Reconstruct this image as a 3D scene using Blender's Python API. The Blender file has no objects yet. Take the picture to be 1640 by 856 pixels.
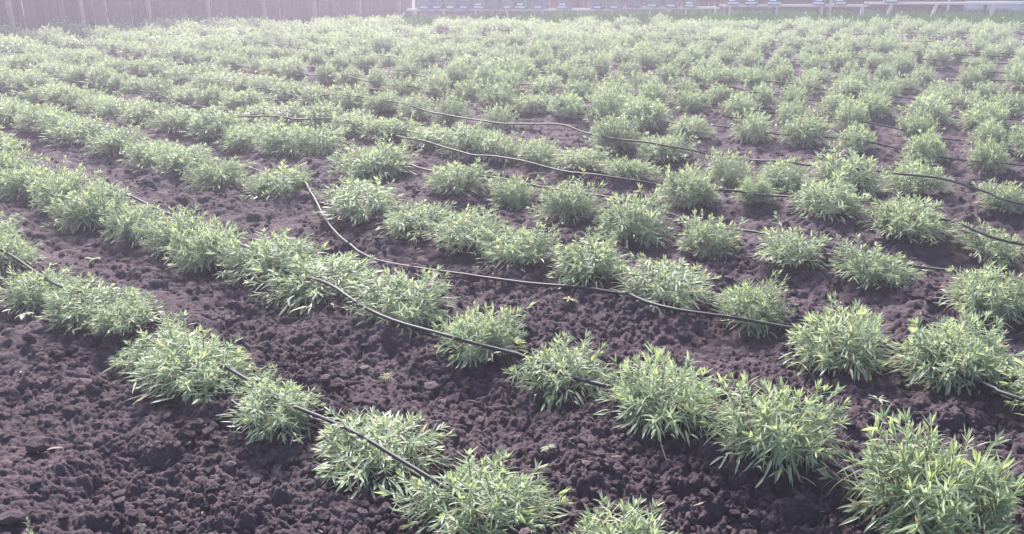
import bpy, math, random
import numpy as np
from mathutils import Vector, Matrix

R = math.radians
rnd = random.Random(7)
rng = np.random.default_rng(11)
C = bpy.context.scene.collection
S = bpy.context.scene

# ------------------------------------------------------------------ camera
CAM_H = 1.6
PITCH = math.atan(502 / 1400)
cam = bpy.data.cameras.new("camera")
cam.sensor_width = 36.0
cam.lens = 1400 / 1640 * 36.0
cam.clip_start = 0.05
cam.clip_end = 2000
camo = bpy.data.objects.new("camera", cam)
camo.location = (0, 0, CAM_H)
camo.rotation_euler = (R(90) - PITCH, 0, 0)
C.objects.link(camo)
S.camera = camo

# ------------------------------------------------------------------ light
SUN_EL, SUN_AZ = 40.0, -14.0          # azimuth from the view direction (+Y), towards -X is negative
w = bpy.data.worlds.new("World")
S.world = w
w.use_nodes = True
nt = w.node_tree
bg = nt.nodes["Background"]
sky = nt.nodes.new("ShaderNodeTexSky")
sky.sky_type = 'NISHITA'
sky.sun_disc = False
sky.sun_elevation = R(SUN_EL)
sky.sun_rotation = R(SUN_AZ)
nt.links.new(sky.outputs[0], bg.inputs[0])
bg.inputs[1].default_value = 0.10
sun = bpy.data.lights.new("sun", 'SUN')
sun.energy = 4.2
sun.angle = R(9)
sun.color = (1.0, 0.94, 0.88)
suno = bpy.data.objects.new("sun", sun)
sd = Vector((math.sin(R(SUN_AZ)) * math.cos(R(SUN_EL)), math.cos(R(SUN_AZ)) * math.cos(R(SUN_EL)), math.sin(R(SUN_EL))))
suno.rotation_euler = sd.to_track_quat('Z', 'Y').to_euler()
suno.location = sd * 40
C.objects.link(suno)
S.view_settings.view_transform = 'Standard'
S.view_settings.look = 'None'
S.view_settings.gamma = 1
S.view_settings.use_curve_mapping = False
S.view_settings.exposure = 1.7
HAZE_DENSITY = 0.0084
HAZE_COLOR = (0.93, 0.83, 1.0)
HAZE_G = 0.5
S.cycles.volume_step_rate = 4
S.cycles.volume_max_steps = 64

# ------------------------------------------------------------------ row frame of the field
TH = R(39.5)
DR = np.array([math.cos(TH), -math.sin(TH)])     # along a row, towards the near right
NR = np.array([math.sin(TH), math.cos(TH)])      # across the rows, away


def P2(s, q):
    return s * DR + q * NR


def project(x, y, z):
    c, s_ = math.cos(PITCH), math.sin(PITCH)
    vz = z - CAM_H
    d = y * c - vz * s_
    u = y * s_ + vz * c
    if d < 0.1:
        return None
    return 820 + 1400 * x / d, 428 - 1400 * u / d


# ------------------------------------------------------------------ noise
def h2(ix, iy, seed):
    a = (ix.astype(np.int64) * 374761393 + iy.astype(np.int64) * 668265263 + seed * 974634777) & 0xffffffff
    a = ((a ^ (a >> 13)) * 1274126177) & 0xffffffff
    a = ((a ^ (a >> 16)) * 2246822519) & 0xffffffff
    return ((a ^ (a >> 15)) & 0xffffff) / float(0xffffff)


def vnoise(x, y, cell, seed):
    x = x / cell; y = y / cell
    ix = np.floor(x); iy = np.floor(y)
    fx = x - ix; fy = y - iy
    fx = fx * fx * (3 - 2 * fx); fy = fy * fy * (3 - 2 * fy)
    a = h2(ix, iy, seed); b = h2(ix + 1, iy, seed); c = h2(ix, iy + 1, seed); d = h2(ix + 1, iy + 1, seed)
    return (a * (1 - fx) + b * fx) * (1 - fy) + (c * (1 - fx) + d * fx) * fy


def lumps(x, y, cell, seed):
    """rounded clods: the highest of the hemispherical bumps scattered one to a cell"""
    x = x / cell; y = y / cell
    ix = np.floor(x); iy = np.floor(y)
    best = np.zeros_like(x)
    for dx in (-1, 0, 1):
        for dy in (-1, 0, 1):
            jx, jy = ix + dx, iy + dy
            px = jx + h2(jx, jy, seed); py = jy + h2(jx, jy, seed + 1)
            rr = 0.42 + 0.55 * h2(jx, jy, seed + 2)
            st = 0.65 + 0.7 * h2(jx, jy, seed + 3)
            ang = 3.14 * h2(jx, jy, seed + 4)
            ux, uy = x - px, y - py
            ax = (ux * np.cos(ang) + uy * np.sin(ang)) * st
            ay = (-ux * np.sin(ang) + uy * np.cos(ang)) / st
            d2 = (ax * ax + ay * ay) / (rr * rr)
            v = rr * np.sqrt(np.clip(1 - d2, 0, 1)) * (0.5 + 0.5 * h2(jx, jy, seed + 5))
            best = np.maximum(best, v)
    return best


def macro(x, y):
    q = x * NR[0] + y * NR[1]
    z = 0.02 * np.cos(2 * math.pi * (q - 0.71) / 0.945)
    z = z + 0.085 * (vnoise(x, y, 0.62, 3) - 0.5) + 0.055 * (vnoise(x, y, 0.27, 4) - 0.5)
    return z


def surface(x, y, step):
    """the soil: low undulation, then clods of falling size, each only where the mesh can carry it"""
    fade = lambda cell: np.clip((cell / step - 1.8) / 2.0, 0, 1)
    z = macro(x, y)
    big = vnoise(x, y, .42, 21); fine = vnoise(x, y, .3, 23)
    n1 = vnoise(x, y, .045, 31) - .5; n2 = vnoise(x, y, .045, 32) - .5; n3 = vnoise(x, y, .015, 33) - .5; n4 = vnoise(x, y, .015, 34) - .5
    wx = x + .022 * n1 + .010 * n3; wy = y + .022 * n2 + .010 * n4
    z = z + .055 * lumps(wx, wy, .12, 41) * (h2(np.floor(wx / .12), np.floor(wy / .12), 44) * 0 + np.clip((vnoise(x, y, .2, 24) - .5) * 5, 0, 1)) * fade(.12)
    z = z + .045 * lumps(wx, wy, .052, 51) * np.clip(big * 1.5, 0, 1) * fade(.050)
    z = z + .029 * lumps(wx, wy, .029, 61) * np.clip((fine - .25) * 2.4, .15, 1.35) * fade(.029)
    z = z + .024 * lumps(x, y, .0155, 71) * (.5 + big) * fade(.016)
    z = z + .007 * (vnoise(x, y, .009, 81) - .5) * fade(.009)
    return z


def ground_z(x, y):
    xx = np.array([float(x)]); yy = np.array([float(y)])
    return float(macro(xx, yy)[0]) + (.032 if math.hypot(x, y) < 9 else .02)


# ------------------------------------------------------------------ helpers
def tag(o, label=None, cat=None, group=None, kind=None):
    if label: o["label"] = label
    if cat: o["category"] = cat
    if group: o["group"] = group
    if kind: o["kind"] = kind
    return o


def np_mesh(name, verts, faces_list, mats=(), midx=None, smooth=False):
    """faces_list: list of (n,k) int arrays"""
    me = bpy.data.meshes.new(name)
    me.vertices.add(len(verts))
    me.vertices.foreach_set("co", np.asarray(verts, dtype=np.float32).ravel())
    faces_list = [f for f in faces_list if len(f)]
    nl = sum(f.size for f in faces_list)
    nf = sum(len(f) for f in faces_list)
    me.loops.add(nl)
    me.polygons.add(nf)
    me.loops.foreach_set("vertex_index", np.concatenate([f.ravel() for f in faces_list]).astype(np.int32))
    tot = np.concatenate([np.full(len(f), f.shape[1]) for f in faces_list])
    st = np.concatenate([[0], np.cumsum(tot)[:-1]]).astype(np.int32)
    me.polygons.foreach_set("loop_start", st)
    for m in mats:
        me.materials.append(m)
    if midx is not None:
        me.polygons.foreach_set("material_index", np.asarray(midx, dtype=np.int32))
    me.polygons.foreach_set("use_smooth", np.full(nf, smooth))
    me.update(calc_edges=True)
    me.validate()
    return me


def link(name, me, parent=None):
    o = bpy.data.objects.new(name, me)
    C.objects.link(o)
    if parent: o.parent = parent
    return o


def empty(name, loc, rz=0.0, sc=None):
    o = bpy.data.objects.new(name, None)
    o.empty_display_size = 0.1
    o.location = loc
    o.rotation_euler = (0, 0, rz)
    if sc: o.scale = sc
    C.objects.link(o)
    return o


class MB:
    def __init__(self):
        self.v = []; self.f = []

    def box(self, cx, cy, cz, sx, sy, sz, M=None, bev=0.0):
        x, y, z = sx / 2, sy / 2, sz / 2
        if bev <= 0:
            pts = [(-x, -y, -z), (x, -y, -z), (x, y, -z), (-x, y, -z), (-x, -y, z), (x, -y, z), (x, y, z), (-x, y, z)]
            fs = [(0, 3, 2, 1), (4, 5, 6, 7), (0, 1, 5, 4), (1, 2, 6, 5), (2, 3, 7, 6), (3, 0, 4, 7)]
        else:
            b = min(bev, x * .45, y * .45, z * .45)
            ring = lambda zz, i: [(-x + i, -y + i + 0, zz), (x - i, -y + i, zz), (x - i, y - i, zz), (-x + i, y - i, zz)]
            pts = ring(-z, b) + ring(-z + b, 0) + ring(z - b, 0) + ring(z, b)
            fs = [(3, 2, 1, 0), (12, 13, 14, 15)]
            for k in range(3):
                for i in range(4):
                    j = (i + 1) % 4
                    fs.append((4 * k + i, 4 * k + j, 4 * k + 4 + j, 4 * k + 4 + i))
        b0 = len(self.v)
        for p in pts:
            p = Vector(p)
            if M is not None: p = M @ p
            self.v.append((p.x + cx, p.y + cy, p.z + cz))
        self.f += [tuple(b0 + i for i in f) for f in fs]
        return self

    def tube(self, pts, r, n=8, taper=1.0):
        pts = [Vector(p) for p in pts]
        b0 = len(self.v)
        m = len(pts)
        for i, p in enumerate(pts):
            t = (pts[min(i + 1, m - 1)] - pts[max(i - 1, 0)]).normalized()
            a = t.cross(Vector((0, 0, 1)))
            if a.length < 1e-3: a = Vector((1, 0, 0))
            a.normalize(); b = a.cross(t)
            rr = r * (1 + (taper - 1) * i / max(1, m - 1))
            for k in range(n):
                an = 2 * math.pi * k / n
                self.v.append(tuple(p + a * rr * math.cos(an) + b * rr * math.sin(an)))
        for i in range(m - 1):
            for k in range(n):
                k2 = (k + 1) % n
                self.f.append((b0 + i * n + k, b0 + i * n + k2, b0 + (i + 1) * n + k2, b0 + (i + 1) * n + k))
        self.f.append(tuple(b0 + k for k in range(n))[::-1])
        self.f.append(tuple(b0 + (m - 1) * n + k for k in range(n)))
        return self

    def build(self, name, mat, parent=None, smooth=False):
        me = bpy.data.meshes.new(name)
        me.from_pydata(self.v, [], self.f)
        me.materials.append(mat)
        if smooth: me.polygons.foreach_set("use_smooth", [True] * len(me.polygons))
        me.update()
        return link(name, me, parent)


def new_mat(name):
    m = bpy.data.materials.new(name)
    m.use_nodes = True
    n = m.node_tree
    b = n.nodes["Principled BSDF"]
    return m, n, b


def ramp(n, cols):
    r = n.nodes.new("ShaderNodeValToRGB")
    e = r.color_ramp.elements
    e[0].position, e[0].color = cols[0][0], (*cols[0][1], 1)
    e[1].position, e[1].color = cols[-1][0], (*cols[-1][1], 1)
    for p, c in cols[1:-1]:
        x = e.new(p); x.color = (*c, 1)
    return r


# ------------------------------------------------------------------ materials
def soil_mat(name="soil", island=False):
    m, n, b = new_mat(name)
    L = n.links
    tc = n.nodes.new("ShaderNodeTexCoord")
    n1 = n.nodes.new("ShaderNodeTexNoise"); n1.inputs["Scale"].default_value = 2.6; n1.inputs["Detail"].default_value = 6
    n2 = n.nodes.new("ShaderNodeTexNoise"); n2.inputs["Scale"].default_value = 34; n2.inputs["Detail"].default_value = 8; n2.inputs["Roughness"].default_value = .65
    n3 = n.nodes.new("ShaderNodeTexNoise"); n3.inputs["Scale"].default_value = 210; n3.inputs["Detail"].default_value = 4
    for q in (n1, n2, n3): L.new(tc.outputs["Object"], q.inputs["Vector"])
    r1 = ramp(n, [(.3, (.046, .031, .042)), (.5, (.084, .056, .066)), (.7, (.142, .096, .098))])
    r2 = ramp(n, [(.3, (.036, .025, .035)), (.55, (.068, .046, .060)), (.75, (.135, .098, .11))])
    L.new(n1.outputs["Fac"], r1.inputs[0]); L.new(n2.outputs["Fac"], r2.inputs[0])
    mx = n.nodes.new("ShaderNodeMix"); mx.data_type = 'RGBA'; mx.inputs[0].default_value = .55
    L.new(r1.outputs[0], mx.inputs[6]); L.new(r2.outputs[0], mx.inputs[7])
    if island:
        gi = n.nodes.new("ShaderNodeNewGeometry")
        r3 = ramp(n, [(0, (.020, .013, .020)), (.75, (.062, .041, .052)), (1, (.18, .135, .14))])
        L.new(gi.outputs["Random Per Island"], r3.inputs[0])
        m3_ = n.nodes.new("ShaderNodeMix"); m3_.data_type = 'RGBA'; m3_.inputs[0].default_value = .6
        L.new(mx.outputs[2], m3_.inputs[6]); L.new(r3.outputs[0], m3_.inputs[7])
        mx = m3_
    L.new(mx.outputs[2], b.inputs["Base Color"])
    b.inputs["Roughness"].default_value = .93
    b.inputs["Specular IOR Level"].default_value = .25
    ad = n.nodes.new("ShaderNodeMath"); ad.operation = 'MULTIPLY_ADD'; ad.inputs[1].default_value = .35
    L.new(n3.outputs["Fac"], ad.inputs[0]); L.new(n2.outputs["Fac"], ad.inputs[2])
    bp = n.nodes.new("ShaderNodeBump"); bp.inputs["Strength"].default_value = .8; bp.inputs["Distance"].default_value = .02
    L.new(ad.outputs[0], bp.inputs["Height"]); L.new(bp.outputs[0], b.inputs["Normal"])
    return m


def leaf_mat(name, c0, c1, trans=.35, rough=.42, spec=.5):
    m, n, b = new_mat(name)
    L = n.links
    oi = n.nodes.new("ShaderNodeObjectInfo")
    gi = n.nodes.new("ShaderNodeNewGeometry")
    mm = n.nodes.new("ShaderNodeMath"); mm.operation = 'MULTIPLY_ADD'; mm.inputs[1].default_value = .75
    m2 = n.nodes.new("ShaderNodeMath"); m2.operation = 'MULTIPLY'; m2.inputs[1].default_value = .25
    L.new(gi.outputs["Random Per Island"], mm.inputs[0])
    L.new(oi.outputs["Random"], m2.inputs[0]); L.new(m2.outputs[0], mm.inputs[2])
    r = ramp(n, [(0, c0), (1, c1)])
    L.new(mm.outputs[0], r.inputs[0])
    L.new(r.outputs[0], b.inputs["Base Color"])
    b.inputs["Roughness"].default_value = rough
    b.inputs["Specular IOR Level"].default_value = spec
    tr = n.nodes.new("ShaderNodeBsdfTranslucent")
    hs = n.nodes.new("ShaderNodeHueSaturation"); hs.inputs["Saturation"].default_value = 1.25; hs.inputs["Value"].default_value = 1.3
    L.new(r.outputs[0], hs.inputs["Color"]); L.new(hs.outputs[0], tr.inputs["Color"])
    ms = n.nodes.new("ShaderNodeMixShader"); ms.inputs[0].default_value = trans
    L.new(b.outputs[0], ms.inputs[1]); L.new(tr.outputs[0], ms.inputs[2])
    L.new(ms.outputs[0], n.nodes["Material Output"].inputs[0])
    return m


def wood_mat(name, c0, c1, scale=3.0, rough=.85):
    m, n, b = new_mat(name)
    L = n.links
    tc = n.nodes.new("ShaderNodeTexCoord")
    mp = n.nodes.new("ShaderNodeMapping"); mp.inputs["Scale"].default_value = (14, 14, .9)
    L.new(tc.outputs["Object"], mp.inputs[0])
    ns = n.nodes.new("ShaderNodeTexNoise"); ns.inputs["Scale"].default_value = scale; ns.inputs["Detail"].default_value = 6
    L.new(mp.outputs[0], ns.inputs["Vector"])
    gi = n.nodes.new("ShaderNodeNewGeometry")
    ad = n.nodes.new("ShaderNodeMath"); ad.operation = 'MULTIPLY_ADD'; ad.inputs[1].default_value = .5
    sb = n.nodes.new("ShaderNodeMath"); sb.operation = 'MULTIPLY'; sb.inputs[1].default_value = .55
    L.new(ns.outputs["Fac"], sb.inputs[0])
    L.new(gi.outputs["Random Per Island"], ad.inputs[0]); L.new(sb.outputs[0], ad.inputs[2])
    r = ramp(n, [(.15, c0), (.85, c1)])
    L.new(ad.outputs[0], r.inputs[0]); L.new(r.outputs[0], b.inputs["Base Color"])
    b.inputs["Roughness"].default_value = rough
    bp = n.nodes.new("ShaderNodeBump"); bp.inputs["Strength"].default_value = .3; bp.inputs["Distance"].default_value = .004
    L.new(ns.outputs["Fac"], bp.inputs["Height"]); L.new(bp.outputs[0], b.inputs["Normal"])
    return m


def plain_mat(name, c, rough=.6, var=.25, scale=6, spec=.5):
    m, n, b = new_mat(name)
    L = n.links
    tc = n.nodes.new("ShaderNodeTexCoord")
    ns = n.nodes.new("ShaderNodeTexNoise"); ns.inputs["Scale"].default_value = scale; ns.inputs["Detail"].default_value = 6
    L.new(tc.outputs["Object"], ns.inputs["Vector"])
    r = ramp(n, [(.3, tuple(x * (1 - var) for x in c)), (.7, tuple(min(1, x * (1 + var)) for x in c))])
    L.new(ns.outputs["Fac"], r.inputs[0]); L.new(r.outputs[0], b.inputs["Base Color"])
    b.inputs["Roughness"].default_value = rough
    b.inputs["Specular IOR Level"].default_value = spec
    return m


M_SOIL = soil_mat()
M_CRUMB = soil_mat('soil_crumb', True)
M_LEAF = leaf_mat("leaf", (.205, .26, .16), (.45, .50, .355), .38, .45, .5)
M_TIP = leaf_mat("leaf_tip", (.33, .38, .17), (.54, .57, .32), .40, .5, .4)
M_OLD = leaf_mat("leaf_old", (.22, .20, .10), (.42, .36, .22), .25, .7, .3)
M_STEM = plain_mat("stem", (.20, .22, .11), .7, .3, 30)
M_HOSE = plain_mat("hose", (.030, .028, .036), .55, .5, 7, .35)
M_STRAW = leaf_mat("straw", (.22, .17, .13), (.55, .46, .38), .1, .8, .3)
M_GRASS = leaf_mat("grass", (.03, .085, .02), (.08, .18, .04), .3, .6, .3)
M_FENCE = wood_mat("fence_boards", (.028, .018, .021), (.115, .072, .07))
M_FENCE_R = wood_mat("red_fence_boards", (.06, .028, .022), (.27, .12, .08))
M_POST = wood_mat("fence_post", (.34, .19, .13), (.50, .30, .22))
M_PALE = wood_mat("pale_wood", (.42, .36, .32), (.66, .58, .53))
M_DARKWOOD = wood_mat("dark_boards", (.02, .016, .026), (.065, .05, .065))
M_HIVE = plain_mat("hive_paint", (.13, .16, .19), .55, .18, 12)
M_HIVE2 = plain_mat("hive_paint_blue", (.09, .13, .20), .55, .18, 12)
M_HIVE3 = plain_mat("hive_paint_grey", (.17, .18, .18), .55, .18, 12)
M_WHITE = plain_mat("white_paint", (.78, .77, .78), .5, .06, 8)
M_LILAC = plain_mat("pale_panel", (.52, .48, .54), .6, .12, 5)
M_NAVY = plain_mat("dark_blue", (.05, .05, .10), .5, .2, 5)
M_STONE = plain_mat("stone", (.13, .10, .11), .9, .35, 25)

# ------------------------------------------------------------------ ground, one sheet to the horizon
ang = np.concatenate([np.radians(np.arange(-180, -43, 4.0)), np.radians(np.linspace(-42, 42, 1080)), np.radians(np.arange(46, 180, 4.0))])
rad = np.concatenate([[0.15, .4, .7], np.geomspace(.95, 32, 1900), np.geomspace(36, 500, 26)])
RR, AA = np.meshgrid(rad, ang, indexing='ij')
GX = RR * np.sin(AA); GY = RR * np.cos(AA)
step = RR * np.radians(84 / 1080)
Z = surface(GX, GY, step)
Z = np.where(RR > 33, 0.0, Z)
verts = np.stack([GX, GY, Z], -1).reshape(-1, 3)
nr_, na_ = RR.shape
I = np.arange(nr_ * na_).reshape(nr_, na_)
Inx = np.roll(I, -1, axis=1)
quads = np.stack([I[:-1, :], Inx[:-1, :], Inx[1:, :], I[1:, :]], -1).reshape(-1, 4)[:, ::-1]
cv = len(verts)
verts = np.vstack([verts, [[0, 0, 0]]])
tris = np.stack([np.full(na_, cv), Inx[0], I[0]], -1)[:, ::-1]
gm = np_mesh("ground", verts, [quads, tris], [M_SOIL], smooth=True)
tag(link("ground", gm), kind="structure")
del verts, quads, GX, GY, RR, AA, Z, step

# ------------------------------------------------------------------ haze in the air; its lilac veil also stands in for lens flare
hb = MB().box(0, 0, .9, 1200, 1200, 4.4)
hm = bpy.data.materials.new("haze"); hm.use_nodes = True
hn = hm.node_tree; hn.nodes.clear()
ho = hn.nodes.new("ShaderNodeOutputMaterial"); hv = hn.nodes.new("ShaderNodeVolumePrincipled")
hv.inputs["Color"].default_value = (*HAZE_COLOR, 1)
hv.inputs["Density"].default_value = HAZE_DENSITY
hv.inputs["Anisotropy"].default_value = HAZE_G
hn.links.new(hv.outputs[0], ho.inputs["Volume"])
tag(hb.build("haze", hm), kind="stuff")


# ------------------------------------------------------------------ plank fences
def fence(name, ax, ay, bx, by, posts, h, label, mboards, mpost, seed):
    """boards from A to B; posts at given distances from A; every bay's boards are one part"""
    r = random.Random(seed)
    L = math.hypot(bx - ax, by - ay)
    rz = math.atan2(by - ay, bx - ax)
    root = empty(name, (ax, ay, 0), rz)
    tag(root, label, "fence")
    edges = [0] + list(posts) + [L]
    for e0, e1 in zip(edges[:-1], edges[1:]):
        m = MB(); x = e0
        while x < e1 - .02:
            bw = min(r.uniform(.11, .16), e1 - x)
            t = r.uniform(-.006, .006)
            m.box(x + bw / 2, .03 + t, h / 2 - .02 + r.uniform(-.03, .03), bw - r.uniform(.004, .014), .022, h + .04,
                  Matrix.Rotation(r.uniform(-.006, .006), 3, 'Y'))
            x += bw
        m.build("board_panel", mboards, root)
    for z in (.35, h - .35):
        MB().box(L / 2, .062, z, L, .04, .09).build("rail", M_FENCE, root)
    for x in posts:
        MB().box(x, -.022, h / 2 + .03, .075, .075, h + .14, Matrix.Rotation(r.uniform(-.012, .012), 3, 'Y'), .006).build("post", mpost, root)
    return root


fc = lambda q: (-14.9 + .636 * q, 12.27 + .772 * q)
q0 = 1.0
A0, A1 = fc(q0), fc(18.85)
fence("plank_fence", A0[0], A0[1], A1[0], A1[1], [q - q0 for q in (1.7, 3.15, 4.65, 6.15, 7.65, 9.07, 10.58, 12.07, 13.63, 15.22, 16.78, 18.27)],
      2.3, "tall weathered plank fence with thin reddish posts, running along the left end of the rows", M_FENCE, M_POST, 5)
fence("plank_fence", A1[0] + .05, A1[1] - .06, 16.0, 24.4, [2.4, 4.8, 7.2, 9.6, 12.0, 14.4, 16.8], 2.3,
      "reddish plank fence standing behind the row of hives", M_FENCE_R, M_FENCE, 6)

# ------------------------------------------------------------------ hive stands
ORD = ["first", "second", "third", "fourth", "fifth", "sixth", "seventh", "eighth", "ninth", "tenth", "eleventh", "twelfth", "thirteenth",
       "fourteenth", "fifteenth", "sixteenth", "seventeenth", "eighteenth", "nineteenth", "twentieth"]
for t_, b_ in (("twenty", "twentieth"), ("thirty", "thirtieth"), ("forty", "fortieth")):
    if t_ != "twenty": ORD.append(b_)
    ORD += [t_ + "-" + o for o in ORD[:9]]


def stand(x0, x1, h, legs, lean, label, seed):
    r = random.Random(seed)
    root = empty("hive_stand", (x0, 22.0, 0)); tag(root, label, "hive stand", "wooden stands under the hives")
    for y in (0.0, .34):
        MB().box((x1 - x0) / 2, y, h - .02, x1 - x0, .05, .045, None, .004).build("rail", M_PALE, root)
    for i, lx in enumerate(legs):
        for y in (0.0, .34):
            a = lean[i] if y == 0 else r.uniform(-.03, .03)
            top = Vector((lx - x0 + (.04 if y else 0), y + .045 * (1 if y else -1), h - .035)); bot = top + Vector((a - .0, 0, -h - .04))
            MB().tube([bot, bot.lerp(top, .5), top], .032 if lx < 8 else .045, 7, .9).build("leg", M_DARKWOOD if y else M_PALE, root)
    return root


stand(-2.55, 2.62, .335, [-2.34, -1.65, -.88, -.12, .73, 1.59, 2.42], [0, .0, 0, .0, .02, 0, 0], "long low pale wooden stand at the left, carrying ten hives", 1)
stand(2.66, 5.0, .375, [3.33, 4.19, 4.9], [0, .04, 0], "short wooden stand in the middle with six hives on it", 2)
stand(5.1, 8.6, .43, [5.26, 6.39, 7.47, 8.45], [.01, .0, .02, 0], "pale wooden stand right of the middle, with white-bottomed hives", 3)
stand(8.64, 12.2, .485, [9.14, 10.23, 11.59], [-.13, -.13, -.03], "tall wooden stand with thick leaning legs at the right end", 4)


def hive(x, z, mat, board, label, wdt=.285, rz=-18):
    root = empty("beehive", (x, 22.17, z), R(rz))
    tag(root, label, "beehive", "hives in a line on the stands")
    r = random.Random(int(x * 100))
    MB().box(0, 0, .20, wdt, .36, .36, None, .006).build("hive_body", mat, root)
    MB().box(0, 0, .41, wdt + .04, .40, .055, None, .008).build("lid", M_WHITE if r.random() < .4 else mat, root)
    MB().box(0, -.03, .012, wdt + .02, .44, .022, None, .003).build("floor_board", mat, root)
    if board > 0:
        MB().box(r.uniform(-.02, .02), -.195, .045, wdt * .55 * board, .03, .035, None, .003).build("landing_board", M_WHITE, root)
    if board > 1.2:
        MB().box(-.01, -.183, .11, wdt * .5, .008, .035).build("label_plate", M_WHITE, root)
    return root


HX = [-2.08, -1.78, -1.44, -1.12, -.75, -.42, -.08, .26, .67, 1.28, 2.11, 2.53, 2.97, 3.45, 3.89, 4.34, 5.37, 5.83, 6.36, 7.46, 7.97, 9.19]
HB = [1, 1, 1, 1, 1.3, 0, 1, 1.5, 1, 1.4, 1, 1, 0, 1.2, 1.1, 1.3, 1.6, 1.6, 1.9, 1.5, 1.4, 1.6]
for i, (x, b) in enumerate(zip(HX, HB)):
    z = .336 if x < 2.6 else .376 if x < 5.05 else .431 if x < 8.6 else .486
    mt = (M_HIVE, M_HIVE2, M_HIVE3)[(i * 7 + i // 3) % 3]
    look = ("grey-blue", "bluish", "grey")[(i * 7 + i // 3) % 3]
    ex = "with a plain front" if b == 0 else "with a white entrance strip" if b <= 1.2 else "with white strip and label plate"
    n_ = len(HX)
    hive(x, z, mt, b, f"{look} hive {ex}, {ORD[i]} from the left" if i < n_ - 1 else "grey hive at the right-hand end of the line, apart from the others")

# dark boards and pale panels behind the right-hand stands
r = random.Random(9)
root = empty("board_stack", (6.3, 24.35, 0)); tag(root, "long stack of dark weathered boards behind the right-hand stands", "board stack")
for k in range(7):
    m = MB()
    x = r.uniform(-.2, .1)
    while x < 5.6:
        l = r.uniform(1.6, 2.8)
        m.box(x + l / 2, r.uniform(-.03, .03), .06 + k * .085, l - .02, .5 + r.uniform(-.05, .05), .06, Matrix.Rotation(r.uniform(-.01, .01), 3, 'Z'), .004)
        x += l
    m.build("board_layer", M_DARKWOOD, root)
for x in (.5, 2.1, 3.7, 5.2):
    MB().box(x, -.32, .36, .07, .05, .72).build("batten", M_PALE, root)
root = empty("panel_bench", (12.3, 24.2, 0), R(-3)); tag(root, "pale boxed-in bench at the far right with white panels lying on top", "bench")
MB().box(1.3, 0, .19, 3.3, .6, .30, None, .01).build("side_board", M_LILAC, root)
MB().box(.45, -.02, .39, 1.55, .68, .07, None, .01).build("top_panel", M_WHITE, root)
MB().box(1.85, -.02, .39, 1.15, .68, .07, None, .01).build("top_panel", M_WHITE, root)
MB().box(1.25, -.312, .19, .05, .03, .3).build("divider", M_FENCE, root)
root = MB().box(0, 0, .12, .9, .5, .26, None, .03).build("crate", M_NAVY); root.location = (14.95, 24.05, .43)
tag(root, "dark blue crate standing on the pale bench at the far right", "crate")


def crumple(name, x, y, sx, sy, sz, mat, label, cat, seed):
    n = 26
    u = np.linspace(-1, 1, n)
    U, V = np.meshgrid(u, u, indexing='ij')
    d = np.clip(1 - U ** 2, 0, 1) ** .5 * np.clip(1 - V ** 2, 0, 1) ** .5
    Zz = d * (.35 + 1.1 * vnoise(U * 3 + seed, V * 3, .55, seed) * .7 + .5 * lumps(U + 5, V + 9, .4, seed)) * sz
    vt = np.stack([U * sx + .06 * (vnoise(U, V, .3, seed + 2) - .5), V * sy, Zz - .01], -1).reshape(-1, 3)
    I = np.arange(n * n).reshape(n, n)
    q = np.stack([I[:-1, :-1], I[1:, :-1], I[1:, 1:], I[:-1, 1:]], -1).reshape(-1, 4)
    b = [I[0, :], I[:, -1], I[-1, ::-1], I[::-1, 0]]
    o = link(name, np_mesh(name, vt, [q], [mat], smooth=True))
    o.location = (x, y, 0)
    return tag(o, label, cat)


crumple("plastic_sheet", 11.7, 23.3, .75, .35, .16, M_WHITE, "crumpled white plastic sheet on the grass before the pale bench", "plastic sheet", 3)
crumple("plastic_sheet", 13.9, 22.6, .6, .3, .14, M_WHITE, "smaller crumpled white sheet at the far right end of the grass", "plastic sheet", 8)


# ------------------------------------------------------------------ leaves
def leaves(p, d, up, L, W, droop, fold=.22):
    """narrow blades. p origin, d direction, all (n,3); L,W,droop (n). 3 stations of 3 verts + tip"""
    n = len(p)
    d = d / np.linalg.norm(d, axis=1, keepdims=True)
    side = np.cross(d, up); side /= (np.linalg.norm(side, axis=1, keepdims=True) + 1e-9)
    nrm = np.cross(side, d)
    T = [0.0, .36, .72, 1.0]; WD = [.38, 1.0, .72, 0]
    vs = []
    for t, wd in zip(T, WD):
        c = p + d * (L * t)[:, None]
        c = c - np.array([0, 0, 1.0]) * (droop * L * t * t)[:, None]
        if wd == 0:
            vs.append(c); continue
        hw = (W * wd / 2)[:, None]
        vs += [c - side * hw + nrm * hw * fold * 2, c, c + side * hw + nrm * hw * fold * 2]
    V = np.stack(vs, 1).reshape(-1, 3)
    b = (np.arange(n) * 10)[:, None]
    Q = np.concatenate([b + np.array([[0, 1, 4, 3]]), b + np.array([[1, 2, 5, 4]]), b + np.array([[3, 4, 7, 6]]), b + np.array([[4, 5, 8, 7]])], 0)
    Tt = np.concatenate([b + np.array([[6, 7, 9]]), b + np.array([[7, 8, 9]])], 0)
    return V, Q, Tt


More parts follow.
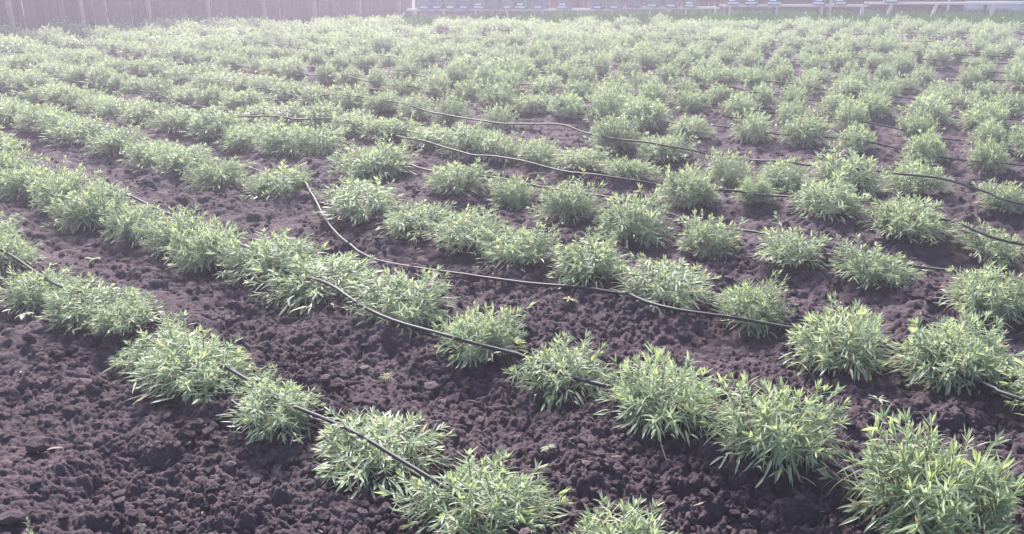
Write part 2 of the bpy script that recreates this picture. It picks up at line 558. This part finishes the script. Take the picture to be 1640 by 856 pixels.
def bush_data(seed, nsh=64, spread=1.0, flat=1.0, dens=1.0):
    """unit bush: radius about 1, height about 1. Returns leaf arrays and stem polylines"""
    g = np.random.default_rng(seed)
    P, D, U, LL, WW, DD, MI = [], [], [], [], [], [], []
    stems = []
    lob = g.uniform(0, 6.28, 3)
    for i in range(nsh):
        u = (i + .5) / nsh
        th = math.acos(1 - u * 1.08) * (1 + g.normal() * .05)          # 0 top .. ~88 deg
        ph = i * 2.39996 + g.normal() * .3
        lump = 1 + .17 * math.sin(2 * ph + lob[0]) + .13 * math.sin(3 * ph + lob[1]) + .07 * math.sin(5 * ph + lob[2])
        k = lump * (g.uniform(.72, 1.0) if g.random() < .8 else g.uniform(.95, 1.22))
        tip = np.array([math.sin(th) * math.cos(ph) * k * spread * .86, math.sin(th) * math.sin(ph) * k * spread * .86,
                        (.16 + .80 * (max(0, math.cos(th)) ** .65) * k + .25 * min(0, math.cos(th))) * flat])
        base = np.array([math.cos(ph), math.sin(ph), 0]) * g.uniform(.05, .3) * spread
        mid = base * .7 + tip * .3 + np.array([0, 0, .30 * flat]) + g.normal(size=3) * .04
        mid[:2] += tip[:2] * .12
        B = lambda t: (1 - t) ** 2 * base + 2 * t * (1 - t) * mid + t * t * tip
        TG = lambda t: 2 * (1 - t) * (mid - base) + 2 * t * (tip - mid)
        stems.append([B(t) for t in (0, .25, .5, .75, 1.0)])
        nl = int((18 + g.integers(0, 6)) * dens)
        a0 = g.uniform(0, 6.28)
        for j in range(nl):
            t = .26 + .74 * (j + g.uniform(-.3, .3)) / nl
            t = min(max(t, .2), 1)
            pt = B(t); tg = TG(t); tg /= np.linalg.norm(tg)
            a = a0 + j * 2.4 + g.normal() * .3
            e1 = np.cross(tg, [0.1, .2, 1.0]); e1 /= np.linalg.norm(e1); e2 = np.cross(tg, e1)
            open_ = math.radians(88 - 40 * t + g.normal() * 15)
            rd = math.cos(a) * e1 + math.sin(a) * e2
            d = tg * math.cos(open_) + rd * math.sin(open_)
            d[2] += .12
            P.append(pt); D.append(d); U.append(tg + g.normal(size=3) * .25)
            LL.append(g.uniform(.18, .35) * (1 - .2 * (t > .85)))
            WW.append(g.uniform(.022, .035))
            DD.append(g.uniform(-.05, .75) * (1.15 - .6 * t))
            z = pt[2]
            MI.append(2 if (g.random() < .03 or (z < .2 and g.random() < .12)) else 1 if (t > .9 and g.random() < .5 * (1.15 - th)) else 0)
        for j in range(5):                                            # the rosette at the tip
            tg = TG(1.0); tg /= np.linalg.norm(tg); tg[2] += .5
            d = tg / np.linalg.norm(tg) + g.normal(size=3) * .33
            P.append(B(1.0)); D.append(d); U.append(g.normal(size=3)); LL.append(g.uniform(.11, .21)); WW.append(g.uniform(.026, .040)); DD.append(g.uniform(-.1, .15))
            MI.append(1 if g.random() < .65 - .25 * th else 0)
    # low skirt leaves lying towards the soil
    for j in range(int(150 * dens)):
        ph = g.uniform(0, 6.28); rr = g.uniform(.35, .85) * spread
        P.append(np.array([math.cos(ph) * rr, math.sin(ph) * rr, g.uniform(.05, .28)]))
        D.append(np.array([math.cos(ph), math.sin(ph), g.uniform(-.5, .5)]) + g.normal(size=3) * .4)
        U.append(np.array([0, 0, 1.0]) + g.normal(size=3) * .3)
        LL.append(g.uniform(.20, .34)); WW.append(g.uniform(.034, .050)); DD.append(g.uniform(.1, .5)); MI.append(2 if g.random() < .12 else 0)
    return [np.array(a) for a in (P, D, U, LL, WW, DD)] + [np.array(MI)] + [stems]


def foliage_mesh(name, bd, sub=None, wmul=1.0):
    P, D, U, LL, WW, DD, MI, st = bd
    if sub is not None:
        P, D, U, LL, WW, DD, MI = (a[sub] for a in (P, D, U, LL, WW, DD, MI))
    V, Q, T = leaves(P, D, U, LL, WW * wmul, DD)
    V[:, 2] = np.maximum(V[:, 2], .012)
    return V, Q, T, np.concatenate([np.tile(MI, 4), np.tile(MI, 2)])


NV = 12
specs = [(1.0, 1.0, 64), (1.0, .92, 58), (1.05, 1.0, 70), (.95, 1.05, 54), (1.0, .9, 60), (1.08, .95, 66), (.92, 1.0, 48), (1.0, 1.1, 60),
         (1.05, .85, 56), (1.0, 1.0, 72), (.96, .95, 50), (1.02, 1.05, 62)]
VAR = []
for i in range(NV):
    bd = bush_data(100 + i, int(specs[i][2] * (1.4, 1.3, 1.5, .95, 1.4, 1.25)[i % 6]), specs[i][0], specs[i][1], (1, 1, 1.05, .9, 1, .95)[i % 6])
    V, Q, T, mi = foliage_mesh("foliage", bd)
    fm = np_mesh("foliage", V, [Q, T], [M_LEAF, M_TIP, M_OLD], mi, smooth=False)
    sm = MB()
    for s_ in bd[7]:
        sm.tube([tuple(p) for p in s_], .011, 4, .55)
    me = bpy.data.meshes.new("stems"); me.from_pydata(sm.v, [], sm.f); me.materials.append(M_STEM); me.update()
    VAR.append((fm, me, bd))

# ------------------------------------------------------------------ the bushes: (row, along, across, radius, height)
NEAR = [(1, -5.5, 1.78, 0.179, 0.16), (1, -5.01, 1.72, 0.151, 0.19), (1, -4.43, 1.64, 0.171, 0.16), (1, -3.87, 1.65, 0.183, 0.14), (1, -3.62, 1.68, 0.14, 0.13), (1, -3.34, 1.66, 0.17, 0.13), (1, -2.97, 1.63, 0.207, 0.2), (1, -2.44, 1.61, 0.153, 0.14), (1, -1.97, 1.68, 0.204, 0.14), (1, -1.49, 1.66, 0.209, 0.2), (1, -1.03, 1.75, 0.177, 0.17), (0, -2.32, 0.69, 0.077, 0.12), (2, -7.11, 2.56, 0.198, 0.28), (2, -6.52, 2.54, 0.209, 0.26), (2, -5.98, 2.51, 0.197, 0.27), (2, -5.55, 2.49, 0.198, 0.24), (2, -5.06, 2.49, 0.179, 0.24), (2, -4.62, 2.52, 0.179, 0.23), (2, -4.19, 2.47, 0.189, 0.26), (2, -3.77, 2.58, 0.218, 0.2), (2, -3.34, 2.57, 0.25, 0.19), (2, -2.78, 2.57, 0.21, 0.20), (2, -2.27, 2.55, 0.179, 0.22), (2, -1.83, 2.55, 0.189, 0.21), (2, -1.37, 2.52, 0.191, 0.26), (2, -0.95, 2.53, 0.206, 0.27), (2, -0.44, 2.51, 0.214, 0.34), (3, -9.33, 3.52, 0.244, 0.24), (3, -8.76, 3.57, 0.235, 0.26), (3, -8.35, 3.55, 0.2, 0.22), (3, -7.91, 3.52, 0.247, 0.22), (3, -7.34, 3.58, 0.224, 0.21), (3, -6.74, 3.56, 0.213, 0.23), (3, -6.23, 3.55, 0.192, 0.21), (3, -5.65, 3.47, 0.203, 0.24), (3, -5.13, 3.64, 0.229, 0.22), (3, -4.24, 3.61, 0.237, 0.2), (3, -3.74, 3.62, 0.203, 0.17), (3, -3.29, 3.6, 0.2, 0.19), (3, -2.88, 3.57, 0.189, 0.2), (3, -2.42, 3.58, 0.206, 0.22), (3, -1.98, 3.59, 0.224, 0.18), (3, -1.54, 3.61, 0.149, 0.19), (3, -1.05, 3.44, 0.208, 0.27), (3, -0.64, 3.61, 0.21, 0.21), (4, -7.33, 4.52, 0.258, 0.24), (4, -6.77, 4.51, 0.248, 0.26), (4, -6.2, 4.49, 0.249, 0.27), (4, -5.84, 4.6, 0.207, 0.26), (4, -4.96, 4.37, 0.26, 0.26), (4, -4.14, 4.42, 0.206, 0.23), (4, -3.7, 4.49, 0.172, 0.21), (4, -3.18, 4.44, 0.194, 0.22), (4, -2.67, 4.4, 0.213, 0.29), (4, -2.2, 4.45, 0.177, 0.23), (4, -1.71, 4.5, 0.198, 0.2), (4, -1.27, 4.53, 0.176, 0.15), (4, -0.71, 4.45, 0.183, 0.21), (5, -6.34, 5.38, 0.217, 0.19), (5, -5.89, 5.39, 0.224, 0.21), (5, -5.41, 5.44, 0.217, 0.2), (5, -5.04, 5.48, 0.211, 0.21), (5, -4.7, 5.54, 0.207, 0.21), (5, -4.3, 5.54, 0.175, 0.2), (5, -3.83, 5.48, 0.209, 0.17), (5, -3.39, 5.51, 0.18, 0.17), (5, -2.78, 5.3, 0.194, 0.26), (5, -2.39, 5.52, 0.13, 0.17), (5, -1.87, 5.45, 0.206, 0.22), (5, -1.36, 5.37, 0.205, 0.24), (5, -0.9, 5.43, 0.201, 0.15), (6, -2.93, 6.13, 0.178, 0.26), (6, -2.5, 6.24, 0.184, 0.22), (6, -2.06, 6.26, 0.231, 0.27), (6, -1.64, 6.51, 0.201, 0.24), (6, -1.04, 6.35, 0.162, 0.18)]
plants = list(NEAR)
span = {}
for k, s_, q, r_, h_ in NEAR:
    a, b = span.get(k, (9, -99)); span[k] = (min(a, s_), max(b, s_))
g = random.Random(21)


def far_edge(x):
    return 20.6 - .055 * max(0, x)


for k in range(0, 32):
    qq = .70 + .945 * k + (.0 if k < 7 else g.uniform(-.06, .06))
    s_ = -19.0 + g.uniform(0, .4)
    while s_ < 14:
        if not (k in span and span[k][0] - .3 < s_ < span[k][1] + (.3 if k != 0 else 0)):
            q = qq + g.gauss(0, .045)
            x, y = P2(s_, q)
            pr = project(x, y, .12)
            if y < far_edge(x) and y > .6 and pr and -260 < pr[0] < 1900 and pr[1] < 1300 and not (k == 0 and s_ > -5) and g.random() > (.045 if k > 5 else .02):
                vig = .9 + .35 * (math.sin(s_ * .9 + k * 1.7) * .5 + .5) * g.uniform(.5, 1)
                if x > 2 and k > 6: vig *= g.uniform(.82, 1.02)
                rr = g.uniform(.165, .225) * vig * (1.14 if s_ < -7 else 1.0)
                plants.append((k, s_, q, min(rr, .27), g.uniform(.19, .26) * (.85 + .2 * vig)))
        s_ += g.gauss(.475, .05)

# measured in the picture: how large each one shows
rows = []
for (k, s_, q, rr, hh) in plants:
    x, y = P2(s_, q)
    pr = project(x, y, .1)
    if k < 7:      # the soil stands a little higher than the level it was measured on
        f_ = 1 - .020 - .045 / math.hypot(x, y)
        x, y = x * f_, y * f_
    dist = math.sqrt(x * x + y * y + 2.2)
    inside = pr is not None and -rr * 1400 / dist < pr[0] < 1640 + rr * 1400 / dist and -20 < pr[1] < 856 + 1.6 * hh * 1400 / dist
    rows.append(dict(k=k, s=s_, q=q, r=rr, h=hh, x=x, y=y, d=dist, px=pr[0] if pr else 0, inside=inside))
vis = sorted([p for p in rows if p['inside']], key=lambda p: p['d'])
NIND = 299
ind, rest = vis[:NIND], vis[NIND:] + [p for p in rows if not p['inside']]

byrow = {}
for p in [p for p in rows if p['inside']]:
    byrow.setdefault(p['k'], []).append(p)
for k, L in byrow.items():
    L.sort(key=lambda p: -p['s'])
    for i, p in enumerate(L): p['n'] = i

OWN = {(2, -0.44): "largest and tallest bush, full and round, in the bottom right corner",
       (2, -0.95): "broad leafy bush right beside the largest corner bush",
       (1, -1.03): "low bush cut off by the bottom edge of the photo, below the big round ones",
       (1, -1.49): "wide round pale bush at the bottom middle, front row",
       (1, -1.97): "straggly wide bush beside the curled hose end, front row",
       (0, -2.32): "tip of a small bush peeking in at the bottom left corner",
       (3, -1.05): "spiky bush with upright shoots, crossing the end of the loose hose",
       (3, -0.64): "sparse spiky bush at the right edge where the loose hose leaves the photo",
       (3, -4.24): "low flat bush alone just right of the loose hose bend",
       (3, -5.13): "bush that the loose hose comes out from under",
       (5, -2.39): "tiny thin bush, smallest one between two larger bushes, fifth row",
       (3, -1.54): "narrow upright bush between the long merged clump and the spiky bushes, third row"}


def row_name(k):
    return "front row" if k == 1 else f"{ORD[k - 1]} row from the front"


first_done = {}
for i, p in enumerate(ind):
    p['r'] *= (1.06 if p['s'] < -2.6 else 1.0) if p['k'] < 3 else 1.07 if p['k'] < 7 else 1.0
    p['h'] *= .86 if p['k'] < 3 else .90 if p['k'] < 7 else 1.0
    vi = (i * 5 + int(p['k']) * 3) % NV
    if (p['k'], p['s']) == (2, -0.44): vi = 2
    if (p['k'], p['s']) == (2, -0.95): vi = 9
    fm, sm, bd = VAR[vi]
    z = ground_z(p['x'], p['y']) + .004
    e = empty("herb_bush", (p['x'], p['y'], z), g.uniform(0, 6.28), (p['r'] * 1.12, p['r'] * 1.12, p['h'] * 1.0))
    own = OWN.get((p['k'], p['s']))
    if own is None:
        size = "broad" if p['r'] > .225 else "small" if p['r'] < .178 else "tall" if p['h'] > .245 else "low" if p['h'] < .185 else "rounded"
        own = f"{size} narrow-leaved bush, {ORD[p['n']]} from the right in the {row_name(p['k'])}"
    tag(e, own, "herb bush", "herb bushes planted in rows")
    e.rotation_euler = (R(g.gauss(0, 5)), R(g.gauss(0, 5)), e.rotation_euler[2])
    a_ = g.uniform(.9, 1.1); e.scale = (e.scale[0] * a_, e.scale[1] * (2 - a_), e.scale[2])
    link("foliage", fm, e); link("stems", sm, e)
print("bushes", len(ind), "rest", len(rest), "farthest individual", ind[-1]['d'], "rows", sorted(byrow))

# the rest of the field, too far and too many to single out: one object
Vs, Qs, Ts, m4, m3 = [], [], [], [], []
off = 0
g2 = np.random.default_rng(5)
for i, p in enumerate(rest):
    p['r'] *= 1.06; p['h'] *= 1.02
    bd = VAR[i % NV][2]
    n = len(bd[0])
    sub = g2.choice(n, int(n * (.5 if p['d'] > 9 else .8)), replace=False)
    V, Q, T, mi = foliage_mesh("f", bd, sub, 1.5 if p['d'] > 9 else 1.1)
    a = g2.uniform(0, 6.28); c, s_ = math.cos(a), math.sin(a)
    V = V * np.array([p['r'] * 1.12, p['r'] * 1.12, p['h']])
    V = np.stack([V[:, 0] * c - V[:, 1] * s_ + p['x'], V[:, 0] * s_ + V[:, 1] * c + p['y'], V[:, 2] + ground_z(p['x'], p['y'])], -1)
    Vs.append(V); Qs.append(Q + off); Ts.append(T + off); off += len(V)
    m4.append(mi[:len(Q)]); m3.append(mi[len(Q):])
fm = np_mesh("distant_bushes", np.vstack(Vs), [np.vstack(Qs), np.vstack(Ts)], [M_LEAF, M_TIP, M_OLD], np.concatenate(m4 + m3))
tag(link("distant_bushes", fm), "the far part of the field, a mass of small pale green bushes merging together", "herb bushes", kind="stuff")
del Vs, Qs, Ts


# ------------------------------------------------------------------ drip hoses
def smooth_path(pts, zfun, step=.07):
    out = []
    n = len(pts)
    for i in range(n - 1):
        p0 = pts[max(i - 1, 0)]; p1 = pts[i]; p2 = pts[i + 1]; p3 = pts[min(i + 2, n - 1)]
        L = math.hypot(p2[0] - p1[0], p2[1] - p1[1])
        m = max(2, int(L / step))
        for j in range(m):
            t = j / m
            f = lambda a, b, c, d: .5 * (2 * b + (c - a) * t + (2 * a - 5 * b + 4 * c - d) * t * t + (3 * b - a - 3 * c + d) * t ** 3)
            out.append((f(p0[0], p1[0], p2[0], p3[0]), f(p0[1], p1[1], p2[1], p3[1])))
    out.append(pts[-1])
    return [(*P2(s_, q), zfun(s_, q)) for s_, q in out]


HOSES = [
    ("black drip hose lying through the front row of bushes", .105, [(-9.5, 1.7), (-7.5, 1.62), (-5.35, 1.65), (-4.93, 1.68), (-4.64, 1.69), (-4.1, 1.66), (-3.55, 1.65), (-3.06, 1.65), (-2.66, 1.65), (-2.42, 1.63), (-2.22, 1.64), (-2.06, 1.63), (-1.8, 1.62), (-1.48, 1.62), (-1.19, 1.61), (-1.02, 1.59), (.2, 1.6)]),
    ("black drip hose sagging along the near side of the second row", .115, [(-11, 2.7), (-8.18, 2.77), (-7.28, 2.72), (-6.18, 2.71), (-5.46, 2.65), (-4.94, 2.66), (-4.19, 2.6), (-3.92, 2.58), (-3.61, 2.51), (-3.3, 2.47), (-3.07, 2.43), (-2.79, 2.37), (-2.53, 2.36), (-2.3, 2.38), (-2.01, 2.48), (-1.8, 2.49), (-1.59, 2.51), (-1.26, 2.49), (-0.96, 2.51), (-0.68, 2.52), (-0.43, 2.48), (-0.19, 2.39), (.9, 2.45)]),
    ("loose drip hose snaking in a wide bend over bare soil", .03, [(-14, 3.75), (-11.06, 3.89), (-9.32, 3.76), (-7.95, 3.86), (-6.96, 3.9), (-5.95, 3.9), (-5.21, 3.8), (-4.72, 3.58), (-4.33, 3.37), (-3.94, 3.18), (-3.55, 3.05), (-3.32, 3.07), (-2.92, 3.18), (-2.46, 3.28), (-2.15, 3.38), (-1.9, 3.43), (-1.64, 3.55), (-1.39, 3.61), (-1.18, 3.66), (-0.92, 3.7), (-0.65, 3.72), (-0.5, 3.68), (-0.36, 3.64), (.8, 3.55)]),
    ("black drip hose weaving through the fourth row of bushes", .10, [(-16, 4.5), (-12.13, 4.37), (-10.84, 4.42), (-9.91, 4.71), (-8.81, 4.84), (-7.71, 4.87), (-6.58, 4.77), (-5.62, 4.69), (-4.78, 4.56), (-4.54, 4.55), (-4.11, 4.56), (-3.64, 4.62), (-3.14, 4.66), (-2.59, 4.71), (-2.07, 4.68), (-1.55, 4.63), (-1.14, 4.6), (-0.9, 4.6), (-0.54, 4.59), (.8, 4.6)]),
    ("long black drip hose on the near side of the fifth row", .125, [(-16, 5.2), (-12.37, 4.94), (-11.74, 5.14), (-10.84, 5.32), (-9.14, 5.18), (-7.98, 5.06), (-7.21, 5.18), (-6.4, 5.3), (-5.62, 5.26), (-4.77, 5.15), (-4.2, 5.09), (-3.77, 5.08), (-3.39, 5.09), (-2.96, 5.23), (-2.58, 5.41), (-2.36, 5.42), (-2.06, 5.44), (-1.62, 5.44), (-1.13, 5.38), (-0.67, 5.3), (.8, 5.4)]),
    ("black drip hose stretched over the bushes of the sixth row", .165, [(-18, 6.4), (-12, 6.5), (-9.4, 6.4), (-7.32, 6.45), (-5.62, 6.25), (-4.73, 6.36), (-4.28, 6.31), (-3.65, 6.37), (-3.19, 6.46), (-2.78, 6.46), (-2.35, 6.45), (-1.91, 6.42), (-1.48, 6.4), (-1.15, 6.36), (-0.81, 6.29), (.8, 6.35)])]
def nearer(a_, b_, i):
    r_ = math.hypot(a_, b_)
    f_ = (1 - .020 - .045 / r_) if i != 2 else .985
    if i == 5: f_ *= .975
    return a_ * f_, b_ * f_


for i, (lab, z0, pts) in enumerate(HOSES):
    zf = (lambda s_, q, z0=z0, i=i: ground_z(*P2(s_, q)) * .5 + z0 * (1 - .35 * min(1, max(0, (-s_ - 6) / 3)) * (i > 2)) + .018 * math.sin(s_ * 2.3 + i) + .012 * math.sin(s_ * 6.1 + 2 * i))
    path = smooth_path([nearer(a_, b_, i) for a_, b_ in pts], zf)
    if i == 2:      # lies on the clods: follow their tops
        pa = np.array(path); zz = np.zeros(len(pa))
        for ox in (-.012, 0, .012):
            for oy in (-.012, 0, .012):
                zz = np.maximum(zz, surface(pa[:, 0] + ox, pa[:, 1] + oy, np.full(len(pa), .006)) + 1)
        hi = np.array([zz[max(0, j - 1):j + 2].max() for j in range(len(zz))])
        lo_ = np.array([hi[max(0, j - 5):j + 6].mean() for j in range(len(zz))])
        path = [(p[0], p[1], z - 1 + .008) for p, z in zip(path, np.maximum(lo_, zz - .006))]
        out_ = []      # towards the right end it climbs onto the near side of the bushes
        for p in path:
            s_ = p[0] * DR[0] + p[1] * DR[1]
            u = min(1, max(0, (s_ + 2.3) / .7)); u = u * u * (3 - 2 * u)
            k_ = 1 - .062 * u - .03 * min(1, max(0, (s_ + .95) / .3))
            out_.append((p[0] * k_, p[1] * k_, p[2] * (1 - u) + .12 * u))
        path = out_
    o = MB().tube(path, .0066 if i == 0 else .0078, 8).build("drip_hose", M_HOSE, smooth=True)
    tag(o, lab, "hose", "drip hoses along the rows")
for k in range(7, 29):
    pts = []; s_ = -18.8
    while True:
        q = .62 + .945 * k + g.uniform(-.1, .1)
        x, y = P2(s_, q)
        pr = project(x, y, .1)
        if s_ > -18 and (y < 2 or (pr and pr[0] > 1850)): break
        if y < far_edge(x) - .1 or pts: pts.append((s_, q))
        if s_ > 16: break
        s_ += g.uniform(.9, 1.7)
    if len(pts) < 4: continue
    z0 = g.uniform(.11, .15)
    zf = (lambda s_, q, k=k, z0=z0: z0 + .02 * math.sin(s_ * 2.1 + k) + .015 * math.sin(s_ * 5 + k))
    o = MB().tube(smooth_path(pts, zf, .14), .0075, 6).build("drip_hose", M_HOSE, smooth=True)
    tag(o, f"thin dark hose showing between the bushes of the {row_name(k)}", "hose", "drip hoses along the rows")
# the curled stub beside the front row
px = [(-.645, 2.72), (-.69, 2.70), (-.70, 2.67), (-.685, 2.64), (-.65, 2.62), (-.60, 2.59), (-.54, 2.57), (-.50, 2.56)]
o = MB().tube([(p[0], p[1], ground_z(p[0], p[1]) + .02 + .006 * i) for i, p in enumerate(px)], .0075, 8).build("hose_end", M_HOSE, smooth=True)
tag(o, "short curled hose end beside the straggly front-row bush", "hose end")

# ------------------------------------------------------------------ loose clods, straw and litter on the soil
import bmesh
bm = bmesh.new(); bmesh.ops.create_icosphere(bm, subdivisions=2, radius=1)
iv = np.array([v.co[:] for v in bm.verts]); itr = np.array([[v.index for v in f.verts] for f in bm.faces]); bm.free()
Vs, Ts = [], []; off = 0
gc = np.random.default_rng(77)
NC = 34000
bm = bmesh.new(); bmesh.ops.create_icosphere(bm, subdivisions=1, radius=1)
ic = np.array([v.co[:] for v in bm.verts]); it1 = np.array([[v.index for v in f.verts] for f in bm.faces]); bm.free()
rr = 1.3 * (11.0 / 1.3) ** gc.random(NC); a = np.radians(gc.uniform(-46, 46, NC))
CX = rr * np.sin(a); CY = rr * np.cos(a)
keep = vnoise(CX, CY, .35, 91) > gc.random(NC) * .9
CX, CY, rr = CX[keep], CY[keep], rr[keep]; NC = len(CX)
CZ = surface(CX, CY, rr * np.radians(84 / 1080))
sz = (.0045 + .0135 * gc.random(NC) ** 2.2) * (1 + .06 * rr)
sz = np.where(gc.random(NC) < .014, sz + .006 + .016 * gc.random(NC), sz)
v = ic[None] * (1 + gc.uniform(-.34, .34, (NC, len(ic))))[..., None] * np.stack([gc.uniform(.8, 1.3, NC), gc.uniform(.7, 1.1, NC), gc.uniform(.6, 1.0, NC)], -1)[:, None, :] * sz[:, None, None]
a = gc.uniform(0, 6.28, NC)[:, None]; c, s_ = np.cos(a), np.sin(a)
vv = np.stack([v[..., 0] * c - v[..., 1] * s_ + CX[:, None], v[..., 0] * s_ + v[..., 1] * c + CY[:, None], v[..., 2] + (CZ + sz * .1)[:, None]], -1)
Vs = [vv.reshape(-1, 3)]; Ts = [(it1[None] + (np.arange(NC) * len(ic))[:, None, None]).reshape(-1, 3)]
tag(link("soil_crumbs", np_mesh("soil_crumbs", np.vstack(Vs), [np.vstack(Ts)], [M_CRUMB], smooth=False)), "loose crumbs and small clods of dark soil between the rows", "soil crumbs", kind="stuff")
n = 420
rr = 1.4 * (12.0 / 1.4) ** gc.random(n); a = np.radians(gc.uniform(-40, 40, n))
X = rr * np.sin(a); Y = rr * np.cos(a)
P = np.stack([X, Y, surface(X, Y, rr * np.radians(84 / 1080)) + .006], -1)
D = np.stack([gc.normal(size=n), gc.normal(size=n), gc.normal(size=n) * .25], -1)
V, Q, T = leaves(P, D, np.tile([0, 0, 1.0], (n, 1)) + gc.normal(size=(n, 3)) * .4, gc.uniform(.012, .055, n), gc.uniform(.0015, .006, n), gc.uniform(-.1, .5, n))
tag(link("straw_litter", np_mesh("straw_litter", V, [Q, T], [M_STRAW])), "bits of pale straw and dry leaf scattered over the soil", "straw", kind="stuff")


def at(x, y, z=0):
    return (x, y, ground_z(x, y) + z)


# seedlings (small weeds) between the rows
def seedling(x, y, n, L, W, label, seed, up=.5, mat=None):
    gs = np.random.default_rng(seed)
    a = np.arange(n) * 2.4 + gs.normal(size=n) * .3
    D = np.stack([np.cos(a), np.sin(a), gs.uniform(up * .5, up * 1.4, n)], -1)
    V, Q, T = leaves(np.zeros((n, 3)) + [0, 0, .03], D, np.tile([0, 0, 1.0], (n, 1)), gs.uniform(.7, 1.1, n) * L, gs.uniform(.8, 1.2, n) * W, gs.uniform(.2, .6, n))
    e = empty("seedling", at(x, y, .012)); tag(e, label, "seedling", "weeds on the bare soil")
    link("leaves", np_mesh("leaves", V, [Q, T], [mat or M_LEAF]), e)
    MB().tube([(0, 0, -.02), (0, 0, .035)], .003, 5).build("stem", M_STEM, e)


seedling(-1.46, 4.16, 9, .07, .011, "pale star-shaped seedling on the bare soil behind the front row", 1, .35)
seedling(-2.27, 4.48, 6, .05, .022, "round-leaved weed behind the leftmost bushes of the front row", 2, .8)
seedling(-2.19, 3.62, 5, .05, .022, "low weed below the leftmost bushes of the front row", 3, .2)
seedling(.27, 3.83, 8, .05, .009, "wispy dry seedling under the loose hose, before the long merged clump", 4, .3, M_OLD)
seedling(.12, 2.47, 6, .032, .012, "little pale weed between the big front bushes and the second row", 6, .3)
seedling(1.33, 2.83, 7, .05, .007, "small wispy weed above the largest corner bush", 7, .6)
seedling(-.48, 3.0, 34, .04, .004, "pale dried tuft of roots on the soil between the first two rows", 8, .25, M_OLD)


def clod(x, y, s3, label, seed, mat=M_STONE, name="clod"):
    v = iv * (1 + .9 * (vnoise(iv[:, 0] + seed, iv[:, 1] + iv[:, 2] * .8, .5, seed)[:, None] - .5)) * np.array(s3)
    o = link(name, np_mesh(name, v, [itr], [mat], smooth=False)); o.location = at(x, y, .01)
    return tag(o, label, name)


clod(.99, 2.36, (.030, .014, .03), "flat upright stone under the broad leafy second-row bush", 3, name="stone")
clod(-1.62, 2.6, (.045, .035, .025), "large soil clod at the left of the bare foreground", 12, M_SOIL)
clod(-1.45, 2.14, (.04, .03, .02), "broad soil clod beside the small bush tip in the bottom left corner", 15, M_SOIL)
m = MB().tube([at(.50, 2.51, .02), at(.485, 2.48, .045), at(.495, 2.44, .02), at(.53, 2.40, .015)], .0024, 5, .6).build("root_piece", M_STRAW)
tag(m, "pale crooked root lying on the soil before the second row", "root")
m = MB().tube([at(-1.59, 2.78, .02), at(-1.53, 2.68, .018)], .005, 5, .6).build("stick", M_CRUMB)
tag(m, "short brown stick lying on the foreground soil at the left", "stick")
V, Q, T = leaves(np.array([[0, 0, .0]]), np.array([[1.0, .5, .12]]), np.array([[0, 0, 1.0]]), np.array([.05]), np.array([.012]), np.array([.2]))
o = link("dry_leaf", np_mesh("dry_leaf", V, [Q, T], [M_STRAW])); o.location = at(-1.57, 2.57, .01)
tag(o, "single whitish dry leaf on the bare foreground soil at the left", "leaf")

# ------------------------------------------------------------------ grass strip at the back
n = 60000
X = gc.uniform(-4, 18, n); t = gc.random(n)
Y0 = 20.75 - .055 * np.clip(X, 0, None)
Y = Y0 + t * (24.2 - Y0) * np.clip(.5 + X * .12, .35, 1)
keep = gc.random(n) < np.clip(.35 + X * .09, .08, 1)
X, Y = X[keep], Y[keep]; n = len(X)
D = np.stack([gc.normal(size=n) * .35, gc.normal(size=n) * .35, np.ones(n)], -1)
V, Q, T = leaves(np.stack([X, Y, np.zeros(n) - .01], -1), D, gc.normal(size=(n, 3)), gc.uniform(.16, .36, n), gc.uniform(.012, .026, n), gc.uniform(0, .25, n))
tag(link("grass", np_mesh("grass", V, [Q, T], [M_GRASS])), "strip of green grass between the field and the hive stands", "grass", kind="stuff")
